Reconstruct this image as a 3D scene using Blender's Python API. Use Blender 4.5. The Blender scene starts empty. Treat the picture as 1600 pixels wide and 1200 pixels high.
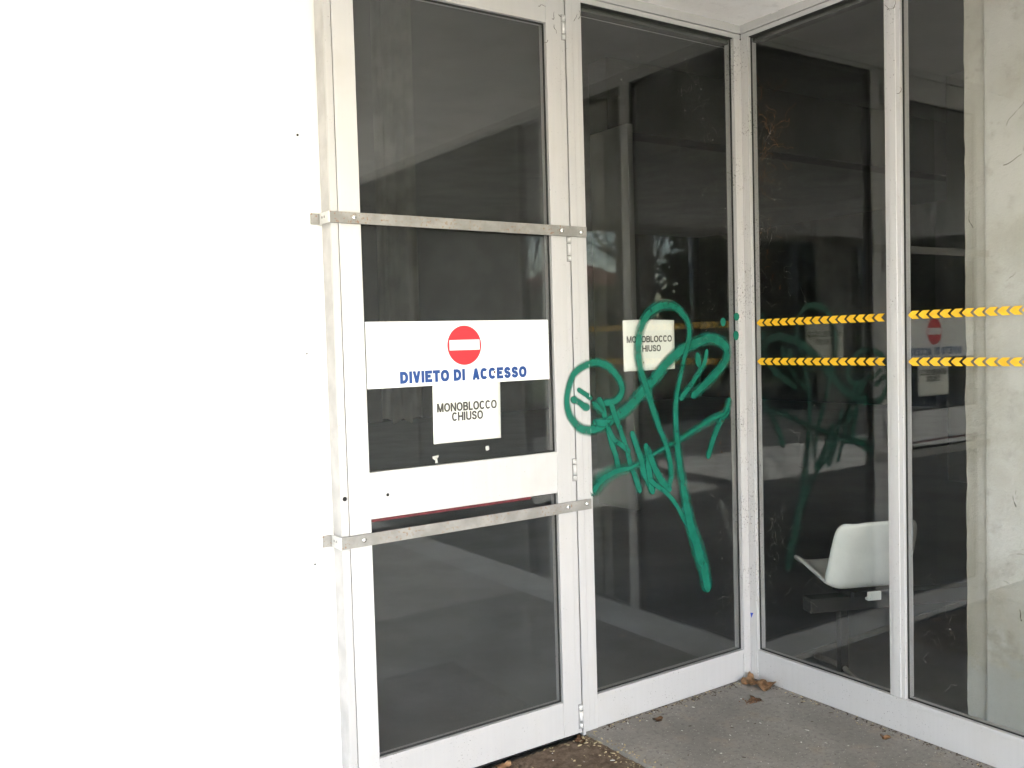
import bpy, bmesh, math, random
from mathutils import Vector, Matrix
R = math.radians
rnd = random.Random(7)
sc = bpy.context.scene
C = sc.collection
# ------------------------------------------------------------------ camera, sky, sun, exposure
def look():
    yaw, pitch, roll = 0.5903, -0.0453, -0.0285
    f = Vector((math.sin(yaw)*math.cos(pitch), math.cos(yaw)*math.cos(pitch), math.sin(pitch)))
    r = Vector((math.cos(yaw), -math.sin(yaw), 0)); u = r.cross(f)
    c, s = math.cos(roll), math.sin(roll)
    r2, u2 = c*r + s*u, -s*r + c*u
    m = Matrix((r2, u2, -f)).transposed().to_4x4()
    m.translation = Vector((-3.0454, -2.7212, 1.5))
    return m
cd = bpy.data.cameras.new('camera'); cam = bpy.data.objects.new('camera', cd); C.objects.link(cam)
cam.matrix_world = look(); cd.sensor_width = 36; cd.lens = 1426.0/1600*36
cd.clip_start = 0.05; cd.clip_end = 2000
sc.camera = cam
SUN_EL, SUN_AZ = R(38), R(186)          # azimuth clockwise from +Y (north)
w = bpy.data.worlds.new('World'); sc.world = w; w.use_nodes = True
wn = w.node_tree.nodes; bg = wn['Background']
sky = wn.new('ShaderNodeTexSky'); sky.sky_type = 'NISHITA'; sky.sun_disc = False
sky.sun_elevation = SUN_EL; sky.sun_rotation = SUN_AZ; sky.air_density = 1.0; sky.dust_density = .9; sky.ozone_density = 1
w.node_tree.links.new(sky.outputs[0], bg.inputs[0]); bg.inputs[1].default_value = 0.10
sl = bpy.data.lights.new('sun', 'SUN'); sl.energy = 4.8; sl.angle = R(0.53); sl.color = (1, .985, .965)
so = bpy.data.objects.new('sun', sl); C.objects.link(so); so.location = (0, -20, 30)
sd = Vector((math.sin(SUN_AZ)*math.cos(SUN_EL), math.cos(SUN_AZ)*math.cos(SUN_EL), math.sin(SUN_EL)))
so.rotation_euler = sd.to_track_quat('Z', 'Y').to_euler()
sc.view_settings.view_transform = 'Standard'; sc.view_settings.look = 'None'
sc.view_settings.exposure = 4.05; sc.view_settings.gamma = 1; sc.view_settings.use_curve_mapping = False
sc.render.engine = 'CYCLES'
cy = sc.cycles
cy.use_denoising = True; cy.max_bounces = 12; cy.diffuse_bounces = 6; cy.glossy_bounces = 6
cy.transparent_max_bounces = 40; cy.transmission_bounces = 8; cy.sample_clamp_indirect = 12
cy.caustics_reflective = False; cy.caustics_refractive = False

# ------------------------------------------------------------------ material helpers
class NT:
    def __init__(self, name):
        self.m = bpy.data.materials.new(name); self.m.use_nodes = True
        self.t = self.m.node_tree; self.n = self.t.nodes; self.l = self.t.links
        self.b = self.n['Principled BSDF']; self.out = self.n['Material Output']
        g = self.n.new('ShaderNodeNewGeometry'); self.pos = g.outputs['Position']; self.back = g.outputs['Backfacing']; self.rand = g.outputs['Random Per Island']
    def lk(self, a, b): self.l.new(a, b)
    def map(self, scale=(1,1,1), loc=(0,0,0)):
        n = self.n.new('ShaderNodeMapping'); n.inputs['Scale'].default_value = scale; n.inputs['Location'].default_value = loc
        self.lk(self.pos, n.inputs[0]); return n.outputs[0]
    def noise(self, scale, detail=4, vec=None, rough=.55, dist=0):
        n = self.n.new('ShaderNodeTexNoise'); n.inputs['Scale'].default_value = scale; n.inputs['Detail'].default_value = detail
        n.inputs['Roughness'].default_value = rough; n.inputs['Distortion'].default_value = dist
        self.lk(vec if vec is not None else self.pos, n.inputs['Vector']); return n.outputs['Fac']
    def ramp(self, fac, a, b, ca=0., cb=1.):
        n = self.n.new('ShaderNodeMapRange'); n.interpolation_type = 'SMOOTHSTEP'
        for k, v in zip((1,2,3,4), (a,b,ca,cb)): n.inputs[k].default_value = v
        self.lk(fac, n.inputs[0]); return n.outputs[0]
    def math(self, op, a, b=None, c=None):
        n = self.n.new('ShaderNodeMath'); n.operation = op
        for i, v in enumerate((a, b, c)):
            if v is None: continue
            if isinstance(v, (int, float)): n.inputs[i].default_value = v
            else: self.lk(v, n.inputs[i])
        return n.outputs[0]
    def mix(self, fac, a, b):
        n = self.n.new('ShaderNodeMix'); n.data_type = 'RGBA'
        for v, i in ((fac, 0), (a, 6), (b, 7)):
            if isinstance(v, (int, float)): n.inputs[i].default_value = v
            elif isinstance(v, tuple): n.inputs[i].default_value = (*v, 1)
            else: self.lk(v, n.inputs[i])
        return n.outputs[2]
    def sep(self, v=None):
        n = self.n.new('ShaderNodeSeparateXYZ'); self.lk(v if v is not None else self.pos, n.inputs[0]); return n.outputs
    def bump(self, h, strength=.3, dist=.002):
        n = self.n.new('ShaderNodeBump'); n.inputs['Strength'].default_value = strength; n.inputs['Distance'].default_value = dist
        self.lk(h, n.inputs['Height']); self.lk(n.outputs[0], self.b.inputs['Normal'])
    def set(self, col=None, rough=None, metal=None, spec=None):
        for v, k in ((col,'Base Color'), (rough,'Roughness'), (metal,'Metallic'), (spec,'Specular IOR Level')):
            if v is None: continue
            if isinstance(v, tuple): self.b.inputs[k].default_value = (*v, 1)
            elif isinstance(v, (int, float)): self.b.inputs[k].default_value = v
            else: self.lk(v, self.b.inputs[k])
        return self.m
M = {}
def plain(name, col, rough=.6, var=.12, scale=14, metal=0, spec=.4, bump=0):
    t = NT(name); n = t.noise(scale, 5)
    d = tuple(c*(1-var*1.6) for c in col); e = tuple(min(1, c*(1+var)) for c in col)
    t.set(t.mix(t.ramp(n, .3, .7), d, e), rough, metal, spec)
    if bump: t.bump(t.noise(scale*8, 4), bump, .003)
    M[name] = t.m; return t.m

def alu(name, dirt, base=(.57,.552,.545)):
    t = NT(name)
    streak = t.noise(1, 5, t.map((60, 60, 1.2)))
    cloud = t.noise(3.2, 4)
    c = t.mix(t.ramp(streak, .35, .7, 0, .2), base, tuple(v*.86 for v in base))
    c = t.mix(t.ramp(cloud, .5, .75, 0, .45), c, (.51,.48,.45))
    speck = t.noise(150, 2, rough=.7); area = t.noise(5, 3)
    sp = t.math('MULTIPLY', t.ramp(speck, .70-.05*dirt, .75-.05*dirt), t.ramp(area, .44, .62))
    scr = t.noise(1, 3, t.map((30, 30, 95)), dist=1.5)
    sp2 = t.math('MULTIPLY', t.ramp(scr, .72, .76), t.ramp(t.noise(9, 2), .52, .62))
    c = t.mix(t.math('MULTIPLY', sp, .85), c, (.09,.075,.06))
    c = t.mix(t.math('MULTIPLY', sp2, .45*min(1,dirt)), c, (.13,.11,.09))
    t.set(c, t.ramp(cloud, .3, .8, .38, .56), .22, .45)
    t.bump(streak, .015, .001)
    M[name] = t.m
alu('aluminium', .95, (.545,.528,.522)); alu('aluminium_dirty', 2.1, (.56,.54,.53))
alu('aluminium_lit', .25, (.61,.595,.588))  # lighter, cleaner copy: stronger light painted into left stile, mid rail and hinges

def glass(name, dust, base=0, tint=(.962,.966,.958)):
    t = NT(name); t.n.remove(t.b)
    fr = t.n.new('ShaderNodeFresnel')
    t.lk(t.ramp(t.back, 0, 1, 1.52, 1/1.52), fr.inputs['IOR'])
    tr = t.n.new('ShaderNodeBsdfTransparent'); tr.inputs[0].default_value = (*tint, 1)
    gl = t.n.new('ShaderNodeBsdfGlossy'); gl.inputs['Roughness'].default_value = 0.0; gl.inputs[0].default_value = (.97,.99,.97,1)
    m1 = t.n.new('ShaderNodeMixShader'); t.lk(fr.outputs[0], m1.inputs[0]); t.lk(tr.outputs[0], m1.inputs[1]); t.lk(gl.outputs[0], m1.inputs[2])
    df = t.n.new('ShaderNodeBsdfDiffuse'); df.inputs[0].default_value = (.44,.455,.455,1)
    film = t.math('MULTIPLY', t.ramp(t.noise(2.3, 5, dist=.6), .25, .8, .15, 1), .022*dust)
    run = t.math('MULTIPLY', t.ramp(t.noise(1, 4, t.map((26, 26, .9))), .5, .8), .022*dust)
    spk = t.math('MULTIPLY', t.ramp(t.noise(210, 1, rough=.8), .715, .76), t.math('MULTIPLY', t.ramp(t.noise(3.1, 3), .40, .66), .42))
    hair = t.math('MULTIPLY', t.ramp(t.noise(75, 3, dist=2.5), .715, .74), t.math('MULTIPLY', t.ramp(t.noise(4.7, 2), .5, .66), .22))
    front = t.math('SUBTRACT', 1, t.back)
    fac = t.math('ADD', t.math('ADD', t.math('ADD', film, base), run), t.math('MULTIPLY', t.math('ADD', spk, hair), front))
    m2 = t.n.new('ShaderNodeMixShader'); t.lk(t.math('MINIMUM', fac, .8), m2.inputs[0]); t.lk(m1.outputs[0], m2.inputs[1]); t.lk(df.outputs[0], m2.inputs[2])
    t.lk(m2.outputs[0], t.out.inputs[0]); M[name] = t.m
glass('pane_glass', .5, .003); glass('pane_glass_dusty', .42, .001); glass('pane_glass_door', .75, .018)

def concrete(name, a, b, c, sc_=2.2):
    t = NT(name)
    big = t.noise(sc_, 6, rough=.62); fine = t.noise(55, 5, rough=.7); mid = t.noise(9, 5)
    col = t.mix(t.ramp(big, .33, .68), a, b)
    col = t.mix(t.ramp(mid, .52, .75, 0, .6), col, c)
    col = t.mix(t.ramp(fine, .48, .7, 0, .6), col, tuple(v*.55 for v in a))
    col = t.mix(t.ramp(t.noise(120, 2), .66, .71, 0, .75), col, (.55,.53,.48))
    t.set(col, t.ramp(big, .3, .7, .62, .85), 0, .35); t.bump(t.noise(90, 6, rough=.7), .6, .004); M[name] = t.m
concrete('concrete_floor', (.18,.165,.145), (.285,.265,.24), (.25,.205,.155))
concrete('bounce_paving', (.54,.515,.495), (.64,.61,.59), (.57,.54,.515), .6)  # pale reflector colour for the unseen floor under the canopy

concrete('shaded_ground', (.075,.073,.07), (.115,.112,.107), (.09,.085,.078), .8)  # dark colour that puts shade into the forecourt ground
def plaster(name, col, stain, damp=None):
    t = NT(name)
    big = t.noise(2.6, 5); mid = t.noise(11, 6, rough=.65)
    c = t.mix(t.ramp(big, .38, .66, 0, .8), col, stain)
    c = t.mix(t.ramp(mid, .52, .74, 0, .5), c, tuple(v*.72 for v in stain))
    sp = t.math('MULTIPLY', t.ramp(t.noise(34, 3, dist=1.2), .72, .75), t.ramp(t.noise(3, 2), .48, .6))
    c = t.mix(t.math('MULTIPLY', sp, .8), c, (.10,.095,.085))
    sc1 = t.noise(1, 4, t.map((26, 26, 60)), dist=1.8); sc2 = t.ramp(t.noise(2.7, 3), .46, .62)
    if damp: c = t.mix(t.math('MULTIPLY', t.math('MULTIPLY', t.ramp(sc1, .66, .72), sc2), .7), c, (.16,.15,.13))
    pit = t.ramp(t.noise(85, 2, rough=.5), .68, .74, 0, .55)
    if damp: c = t.mix(t.math('MULTIPLY', pit, t.ramp(t.noise(4, 2), .4, .65)), c, (.17,.16,.14))
    if damp:
        z = t.sep()[2]
        edge = t.math('ADD', z, t.math('MULTIPLY', t.math('SUBTRACT', t.noise(13, 7, rough=.75), .5), .34))
        c = t.mix(t.ramp(edge, damp-.045, damp+.03, .75, 0), c, (.31,.31,.30))
    t.set(c, .9, 0, .2); t.bump(t.noise(30, 7, rough=.72), .7, .006); M[name] = t.m
plain('white_plaster', (.82,.815,.80), .85, .015, 3, spec=.2, bump=.06)
plaster('pillar_plaster', (.43,.415,.39), (.28,.258,.21), damp=.36)
plaster('pillar_edge_plaster', (.375,.355,.32), (.26,.24,.20), damp=.33)
plaster('ceiling_plaster', (.92,.905,.885), (.86,.83,.79))
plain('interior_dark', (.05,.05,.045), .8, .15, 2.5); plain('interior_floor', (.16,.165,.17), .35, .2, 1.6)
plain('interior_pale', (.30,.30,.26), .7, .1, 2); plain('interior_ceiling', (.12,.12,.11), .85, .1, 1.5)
plain('rubber', (.022,.022,.02), .6, .2, 40); plain('black_hole', (.012,.012,.012), .9)
plain('paper', (.80,.80,.735), .75, .03, 9); plain('sign_white', (.84,.84,.84), .4, .02, 5)
plain('sign_red', (.66,.035,.045), .4, .03); plain('sign_blue', (.011,.055,.225), .45, .05)
plain('ink', (.075,.07,.065), .7, .1); plain('chevron_yellow', (.80,.46,.02), .5, .08, 30)
plain('red_trim', (.105,.014,.018), .5, .2, 60); plain('chair_plastic', (.89,.89,.85), .38, .05, 6)
plain('black_steel', (.018,.018,.018), .4, .2); plain('grey_steel', (.30,.29,.28), .4, .2)
plain('tape_clear', (.55,.55,.50), .3, .1); plain('sticker_blue', (.02,.06,.42), .4)
plain('leaf_dry', (.46,.27,.14), .8, .3, 45, bump=.3); plain('leaf_brown', (.19,.10,.05), .85, .3, 45, bump=.3)
plain('straw', (.42,.34,.20), .85, .35, 40); plain('crumb_dark', (.07,.05,.035), .9, .3, 40); plain('crumb_pale', (.62,.60,.54), .85, .2, 40)
plain('web', (.46,.44,.38), .9, .2, 60); plain('rust_web', (.34,.16,.05), .9, .3, 60)
plain('curtain_cloth', (.20,.195,.175), .9, .15, 5)

t = NT('bar_steel')     # galvanised flat bar with rust freckles
cl = t.noise(16, 4); c = t.mix(t.ramp(cl, .35, .7), (.235,.225,.21), (.325,.31,.29))
r1 = t.math('MULTIPLY', t.ramp(t.noise(95, 3, rough=.7), .57, .63), t.ramp(t.noise(8, 2), .40, .58))
c = t.mix(t.math('MULTIPLY', r1, .8), c, (.24,.11,.04))
t.set(c, .5, .2, .4); M['bar_steel'] = t.m
t = NT('bolt_steel'); t.set((.8,.79,.77), .22, .8); M['bolt_steel'] = t.m
t = NT('mat_coir')
c = t.mix(t.ramp(t.noise(40, 5, rough=.7), .3, .7), (.085,.06,.042), (.17,.125,.09)); c = t.mix(t.ramp(t.noise(4, 4), .45, .75, 0, .5), c, (.21,.17,.12))
t.set(c, .95, 0, .1); t.bump(t.noise(160, 4), .8, .006); M['mat_coir'] = t.m

t = NT('spray_paint')   # alpha fades across the stroke like spray from a can
uv = t.n.new('ShaderNodeUVMap'); s = t.sep(uv.outputs[0])
e = t.math('ABSOLUTE', t.math('SUBTRACT', s[1], .5))
e = t.math('ADD', e, t.math('MULTIPLY', t.math('SUBTRACT', t.noise(420, 2), .5), .14))
soft = s[0]
a = t.math('SUBTRACT', 1, t.math('SMOOTH_MIN', 1, t.math('MAXIMUM', 0, t.math('DIVIDE', t.math('SUBTRACT', e, t.math('SUBTRACT', .47, soft)), soft)), .15))
a = t.math('MULTIPLY', a, t.ramp(t.noise(24, 4), .25, .62, .72, .96))
t.set(t.mix(t.ramp(t.noise(20, 3), .3, .7), (.004,.12,.078), (.007,.145,.097)), .5, 0, .3)
t.lk(t.math('MAXIMUM', a, 0), t.b.inputs['Alpha']); M['spray_paint'] = t.m
t = NT('spray_solid'); t.set((.005,.13,.085), .5, 0, .3); M['spray_solid'] = t.m
plain('jamb_side', (.51,.485,.47), .6, .1, 9); plain('mullion_dimmed', (.16,.155,.145), .6); plain('grass_green', (.07,.11,.03), .9, .35, 3, bump=.5); plain('bark', (.16,.13,.10), .9, .3, 8); plain('bark_pale', (.42,.40,.36), .85, .3, 6)
plain('needles', (.030,.05,.018), .8, .35, 4); plain('roof_tile', (.36,.13,.075), .85, .2, 3); plain('house_wall', (.55,.47,.34), .9, .1, 2)
plain('fence_wood', (.40,.31,.22), .85, .2, 6); plain('low_wall_stone', (.20,.18,.155), .9, .25, 4, bump=.4); plain('pole_metal', (.55,.55,.54), .4, .1, metal=.5)
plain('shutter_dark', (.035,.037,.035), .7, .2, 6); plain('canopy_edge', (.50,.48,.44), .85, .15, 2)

# ------------------------------------------------------------------ object helpers
WL = {}
def obj(name, bm, mat, parent=None, smooth=False):
    if parent is not None:
        bm.transform(Matrix.Translation(-WL[parent]))
    me = bpy.data.meshes.new(name); bm.to_mesh(me); bm.free()
    if smooth:
        for p in me.polygons: p.use_smooth = True
    if mat: me.materials.append(M[mat] if isinstance(mat, str) else mat)
    o = bpy.data.objects.new(name, me); C.objects.link(o)
    WL[o] = Vector((0,0,0)) if parent is None else WL[parent]
    if parent is not None: o.parent = parent
    return o
def tag(o, label=None, cat=None, group=None, kind=None):
    for k, v in (('label',label), ('category',cat), ('group',group), ('kind',kind)):
        if v: o[k] = v
    return o
def thing(name, loc, label, cat, group=None):
    o = bpy.data.objects.new(name, None); C.objects.link(o); o.location = loc; o.empty_display_size = .1
    WL[o] = Vector(loc); return tag(o, label, cat, group)
def add_box(bm, x0,x1,y0,y1,z0,z1, bev=0):
    vs = [bm.verts.new((x,y,z)) for x in (x0,x1) for y in (y0,y1) for z in (z0,z1)]
    fs = [(0,1,3,2),(4,6,7,5),(0,4,5,1),(2,3,7,6),(0,2,6,4),(1,5,7,3)]
    faces = [bm.faces.new([vs[i] for i in f]) for f in fs]
    if bev:
        es = list({e for f in faces for e in f.edges})
        bmesh.ops.bevel(bm, geom=es, offset=bev, segments=2, affect='EDGES', profile=.6)
def box(x0,x1,y0,y1,z0,z1, bev=0):
    bm = bmesh.new(); add_box(bm, x0,x1,y0,y1,z0,z1, bev); return bm
def add_poly(bm, pts, n):      # prism: pts (3D list) extruded along n
    a = [bm.verts.new(p) for p in pts]; b = [bm.verts.new(Vector(p)+Vector(n)) for p in pts]
    bm.faces.new(a); bm.faces.new(b[::-1])
    for i in range(len(pts)):
        j = (i+1) % len(pts); bm.faces.new((a[i], b[i], b[j], a[j]))
    bmesh.ops.recalc_face_normals(bm, faces=bm.faces)
def add_tube(bm, pts, radii, seg=6):
    rings = []
    for i, p in enumerate(pts):
        p = Vector(p); d = (Vector(pts[min(i+1, len(pts)-1)]) - Vector(pts[max(i-1, 0)])).normalized()
        a = d.orthogonal().normalized(); b = d.cross(a)
        rr = radii[i] if isinstance(radii, (list, tuple)) else radii
        rings.append([bm.verts.new(p + rr*(math.cos(2*math.pi*k/seg)*a + math.sin(2*math.pi*k/seg)*b)) for k in range(seg)])
    for r0, r1 in zip(rings, rings[1:]):
        best = min(range(seg), key=lambda s: (r0[0].co-r1[s].co).length)
        for k in range(seg):
            bm.faces.new((r0[k], r0[(k+1)%seg], r1[(k+1+best)%seg], r1[(k+best)%seg]))
    bm.faces.new(rings[0][::-1]); bm.faces.new(rings[-1])
def add_disc(bm, c, axis, r, h, seg=32, dome=0):
    axis = Vector(axis).normalized(); a = axis.orthogonal().normalized(); b = axis.cross(a); c = Vector(c)
    prof = [(r, 0), (r, h)] if not dome else [(r, 0), (r*.96, h*.35), (r*.75, h*.72), (r*.4, h*.94)]
    rings = [[bm.verts.new(c + axis*z + q*(math.cos(2*math.pi*k/seg)*a + math.sin(2*math.pi*k/seg)*b)) for k in range(seg)] for q, z in prof]
    for r0, r1 in zip(rings, rings[1:]):
        for k in range(seg): bm.faces.new((r0[k], r0[(k+1)%seg], r1[(k+1)%seg], r1[k]))
    bm.faces.new(rings[0][::-1]); bm.faces.new(rings[-1])
def struct(name, bm, mat): return tag(obj(name, bm, mat), kind='structure')

ADV = dict(D=.72, I=.28, V=.67, E=.65, T=.61, O=.78, A=.67, C=.72, S=.67, M=.83, N=.72, B=.67, L=.56, H=.72, U=.72)
def arc(cx, cy, rx, ry, a0, a1, n=14, p=.86):
    out = []
    for i in range(n+1):
        a = R(a0+(a1-a0)*i/n); c, s_ = math.cos(a), math.sin(a)
        out.append((cx + rx*math.copysign(abs(c)**p, c), cy + ry*math.copysign(abs(s_)**p, s_)))
    return out
def crom(P, n=5):
    P = [P[0]] + P + [P[-1]]; out = []
    for i in range(1, len(P)-2):
        for k in range(n):
            u = k/n; out.append(tuple(.5*((2*P[i][j]) + (P[i+1][j]-P[i-1][j])*u + (2*P[i-1][j]-5*P[i][j]+4*P[i+1][j]-P[i+2][j])*u*u + (3*P[i][j]-P[i-1][j]-3*P[i+1][j]+P[i+2][j])*u**3) for j in (0,1)))
    return out + [P[-1]]
def glyph(ch, w, h, t):       # centre lines in a w x h box, inset by half the stroke
    i = t/2; L_, R_, B_, T_ = i, w-i, i, h-i; m = h*.5
    D2 = lambda lo, hi, x1: [(L_, lo), (L_, hi)] + [(x1-(hi-lo)/2*.9, hi)] + arc(x1-(hi-lo)/2*.9, (lo+hi)/2, (hi-lo)/2*.9, (hi-lo)/2, 90, -90, 12) + [(L_, lo)]
    return {'I': [[(L_,0),(L_,h)]], 'V': [[(i*1.05,h*1.02),(w/2,-.02*h)],[(w-i*1.05,h*1.02),(w/2,-.02*h)]], 'A': [[(i*1.05,-.02*h),(w/2,h*1.02)],[(w-i*1.05,-.02*h),(w/2,h*1.02)], [(w*.22,h*.3),(w*.78,h*.3)]],
      'E': [[(R_+i,T_),(L_,T_),(L_,B_),(R_+i,B_)], [(L_,m+.02*h),(R_,m+.02*h)]], 'T': [[(0,T_),(w,T_)], [(w/2,0),(w/2,T_)]], 'L': [[(L_,h),(L_,B_),(R_+i,B_)]],
      'H': [[(L_,0),(L_,h)], [(R_,0),(R_,h)], [(L_,m),(R_,m)]], 'N': [[(L_,0),(L_,h)],[(R_,0),(R_,h)],[(L_,h*1.02),(R_,-.02*h)]], 'M': [[(L_,0),(L_,h)],[(R_,0),(R_,h)],[(L_+i*.3,h*1.02),(w/2,-.02*h)],[(R_-i*.3,h*1.02),(w/2,-.02*h)]],
      'U': [[(L_,h),(L_,w*.42)] + arc(w/2, w*.42, w/2-i, w*.42-i, 180, 360, 12)+[(R_,h)]],
      'O': [arc(w/2, h/2, w/2-i, h/2-i, 0, 360, 32)], 'C': [arc(w/2, h/2, w/2-i, h/2-i, 38, 322, 28)],
      'D': [D2(B_, T_, R_)], 'B': [D2(B_, m+.02*h, R_), D2(m+.02*h, T_, R_-.04*h)],
      'S': [crom([(L_+(R_-L_)*a, B_+(T_-B_)*b) for a, b in ((.97,.74),(.85,.93),(.5,1),(.17,.93),(.03,.76),(.2,.58),(.5,.51),(.83,.42),(1,.24),(.83,.06),(.5,0),(.15,.06),(0,.27))])]}[ch]
def lettering(text, x0, x1, z0, z1, y, weight, mat, parent, track=0.0):
    h = z1-z0; em = h/.72; pens = []; x = 0; sb = .03*em
    for ch in text:
        if ch == ' ': x += .30*em; continue
        gw = ADV[ch]*em - 2*sb
        if ch == 'I': gw = weight*h
        if ch in 'VAT': gw += sb*1.5; off = sb*.25
        else: off = sb
        pens.append((ch, x+off, gw)); x += ADV[ch]*em + track*em
    a = pens[0][1]; b_ = pens[-1][1]+pens[-1][2]; k = (x1-x0)/(b_-a)
    for ch, px, gw in pens:
        bm = bmesh.new(); dy = 0
        for line in glyph(ch, gw*k, h, weight*h):
            pts = [Vector(p) for p in line]; closed = (pts[0]-pts[-1]).length < 1e-6
            if closed: pts = pts[:-1]
            clean = [pts[0]]
            for q in pts[1:]:
                if (q-clean[-1]).length > h*.012: clean.append(q)
            pts = clean; n = len(pts); rows = []; hw = weight*h/2
            for j, p in enumerate(pts):
                q0 = pts[j-1] if j or closed else None; q1 = pts[(j+1) % n] if j < n-1 or closed else None
                d0 = (p-q0).normalized() if q0 is not None else (q1-p).normalized(); d1 = (q1-p).normalized() if q1 is not None else d0
                n0 = Vector((-d0.y, d0.x)); n1 = Vector((-d1.y, d1.x)); mt = (n0+n1)
                mt = mt.normalized() if mt.length > 1e-6 else n0
                ml = min(hw/max(.25, mt.dot(n0)), hw*2.6)
                rows.append([bm.verts.new((x0+(px-a)*k+p.x+mt.x*s_*ml, y-dy+e, z0+max(0, min(h, p.y+mt.y*s_*ml)))) for s_ in (1,-1) for e in (0, .0004)])
            rr = rows + ([rows[0]] if closed else [])
            for r0, r1 in zip(rr, rr[1:]):
                for A_, B2 in ((0,2),(2,3),(3,1),(1,0)): bm.faces.new((r0[A_], r0[B2], r1[B2], r1[A_]))
            if not closed: bm.faces.new((rows[0][0], rows[0][2], rows[0][3], rows[0][1])); bm.faces.new((rows[-1][0], rows[-1][1], rows[-1][3], rows[-1][2]))
            dy += .00006
        bmesh.ops.recalc_face_normals(bm, faces=bm.faces)
        obj('letter', bm, mat, parent)

# ------------------------------------------------------------------ setting: ground, floor, canopy, building
DX0, DX1 = -1.866, -.942          # door leaf
PX1 = -.865                       # post between door and fixed pane
GLA = .020                        # glass front plane behind frame fronts
def sheet(x0,x1,y0,y1,z):
    bm = bmesh.new(); bm.faces.new([bm.verts.new(p) for p in ((x0,y0,z),(x1,y0,z),(x1,y1,z),(x0,y1,z))]); return bm
struct('lawn', sheet(-600, 600, -600, 600, -.10), 'grass_green')
bm = bmesh.new()
for a in ((-.925, 14, -1.75, -.0), (-12, -1.96, -1.75, .07), (-1.96, -.925, -1.75, -.95)):
    add_box(bm, a[0], a[1], a[2], a[3], -.09, 0)
add_box(bm, 0, 14, 0, .06, -.09, -.001)
struct('floor_concrete', bm, 'concrete_floor')
bm = bmesh.new(); add_box(bm, -9.4, 14, -5.5, -1.75, -.09, -.001)
struct('canopy_bounce_floor', bm, 'bounce_paving')  # unseen floor kept pale as an added reflector to lift the ceiling
bm = bmesh.new(); add_box(bm, -26, 14, -9.6, -5.5, -.095, -.004); add_box(bm, -26, -12, -5.5, 6, -.095, -.004); add_box(bm, -12, -9.4, -5.5, -1.75, -.095, -.004)
struct('forecourt_shaded', bm, 'shaded_ground')  # unseen forecourt darkened by colour, like shade, to dim its mirror image
bm = bmesh.new(); add_box(bm, -16, 14, .07, 14, -.2, -.004)
struct('interior_floor', bm, 'interior_floor')
# floor inside the right wing starts at the glazing
bm = bmesh.new(); add_box(bm, .008, 14, -9, -.002, .0005, .004)
struct('wing_floor', bm, 'interior_floor')

ZC = 2.823
cn = thing('entrance_canopy', (-.5, -2.6, ZC), 'white painted concrete canopy over the glazed entrance corner', 'canopy')
obj('slab', box(-9.2, .25, -5.2, .25, ZC, ZC+.22), 'ceiling_plaster', cn)
obj('edge_beam', box(-9.2, .25, -5.45, -5.2, 2.75, 3.2), 'canopy_edge', cn)
bm = bmesh.new(); r2 = random.Random(3)      # flaked paint along the frame line
for k in range(26):
    L = r2.uniform(.02, .30); side = r2.random() < .6
    u = -r2.uniform(.02, 1.0)**1 * 1.0; d = r2.uniform(.03, .075)
    px, py = (u, -d) if side else (-d, u)
    rr = r2.uniform(.012, .035)
    add_poly(bm, [(px + rr*r2.uniform(.6,1.5)*math.cos(a)*1.6, py + rr*r2.uniform(.5,1.1)*math.sin(a), ZC-.0016-.00025*k) for a in [i*math.pi/4 for i in range(8)]], (0,0,.0004))
obj('flaked_paint', bm, 'ceiling_plaster', cn)['kind'] = 'stuff'
for i, x in enumerate((-7.7, -4.05, -.3)):
    col = tag(obj('canopy_column', box(x-.16, x+.16, -5.42, -5.1, 0, 2.75, .012), 'canopy_edge'),
              ('square concrete column at the far end of the canopy edge', 'square concrete column in the middle of the canopy edge', 'square concrete column of the canopy edge beside the glazed wing')[i], 'column', 'columns along the canopy edge')

wl = thing('white_wall', (-4, .07, 0), 'bright white plaster wall beside the barred door', 'wall')
obj('wall_face', box(-12, -1.893, .07, .30, -.05, ZC-.001), 'white_plaster', wl)
for x, z, r_ in ((-1.965, 2.175, .004), (-1.962, 1.483, .0028), (-1.962, .803, .0032)):
    bm = bmesh.new(); add_disc(bm, (x, .0705, z), (0,-1,0), r_, .003, 10); obj('screw', bm, 'black_hole', wl)

up = thing('building_shell', (3, 4, 0), 'flat roofed building block above and behind the glazed entrance', 'building')
obj('roof', box(-12, 14, -9, 14, 4.25, 4.5), 'canopy_edge', up)
obj('wall', box(-12, .25, .03, .30, ZC+.221, 4.25), 'canopy_edge', up)
obj('wall', box(.001, .25, -9, .03, ZC+.001, 4.25), 'canopy_edge', up)
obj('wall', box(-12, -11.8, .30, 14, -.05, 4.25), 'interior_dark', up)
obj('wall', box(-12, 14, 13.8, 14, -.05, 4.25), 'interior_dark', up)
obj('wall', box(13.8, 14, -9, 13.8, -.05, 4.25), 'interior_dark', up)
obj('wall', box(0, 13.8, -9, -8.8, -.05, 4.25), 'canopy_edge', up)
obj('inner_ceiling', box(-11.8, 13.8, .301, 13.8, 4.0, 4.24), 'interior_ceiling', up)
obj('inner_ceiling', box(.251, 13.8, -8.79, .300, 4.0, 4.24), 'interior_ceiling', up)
# inner partition with a tall passage, and its pale end pillar
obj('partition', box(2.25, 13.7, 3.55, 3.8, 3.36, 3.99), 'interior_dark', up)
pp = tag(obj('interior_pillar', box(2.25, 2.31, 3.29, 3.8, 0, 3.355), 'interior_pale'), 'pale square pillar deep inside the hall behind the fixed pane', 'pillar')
obj('dividing_wall', box(5.6, 5.8, -8.7, 2.4, 0, 3.99), 'interior_dark', up)

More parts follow.
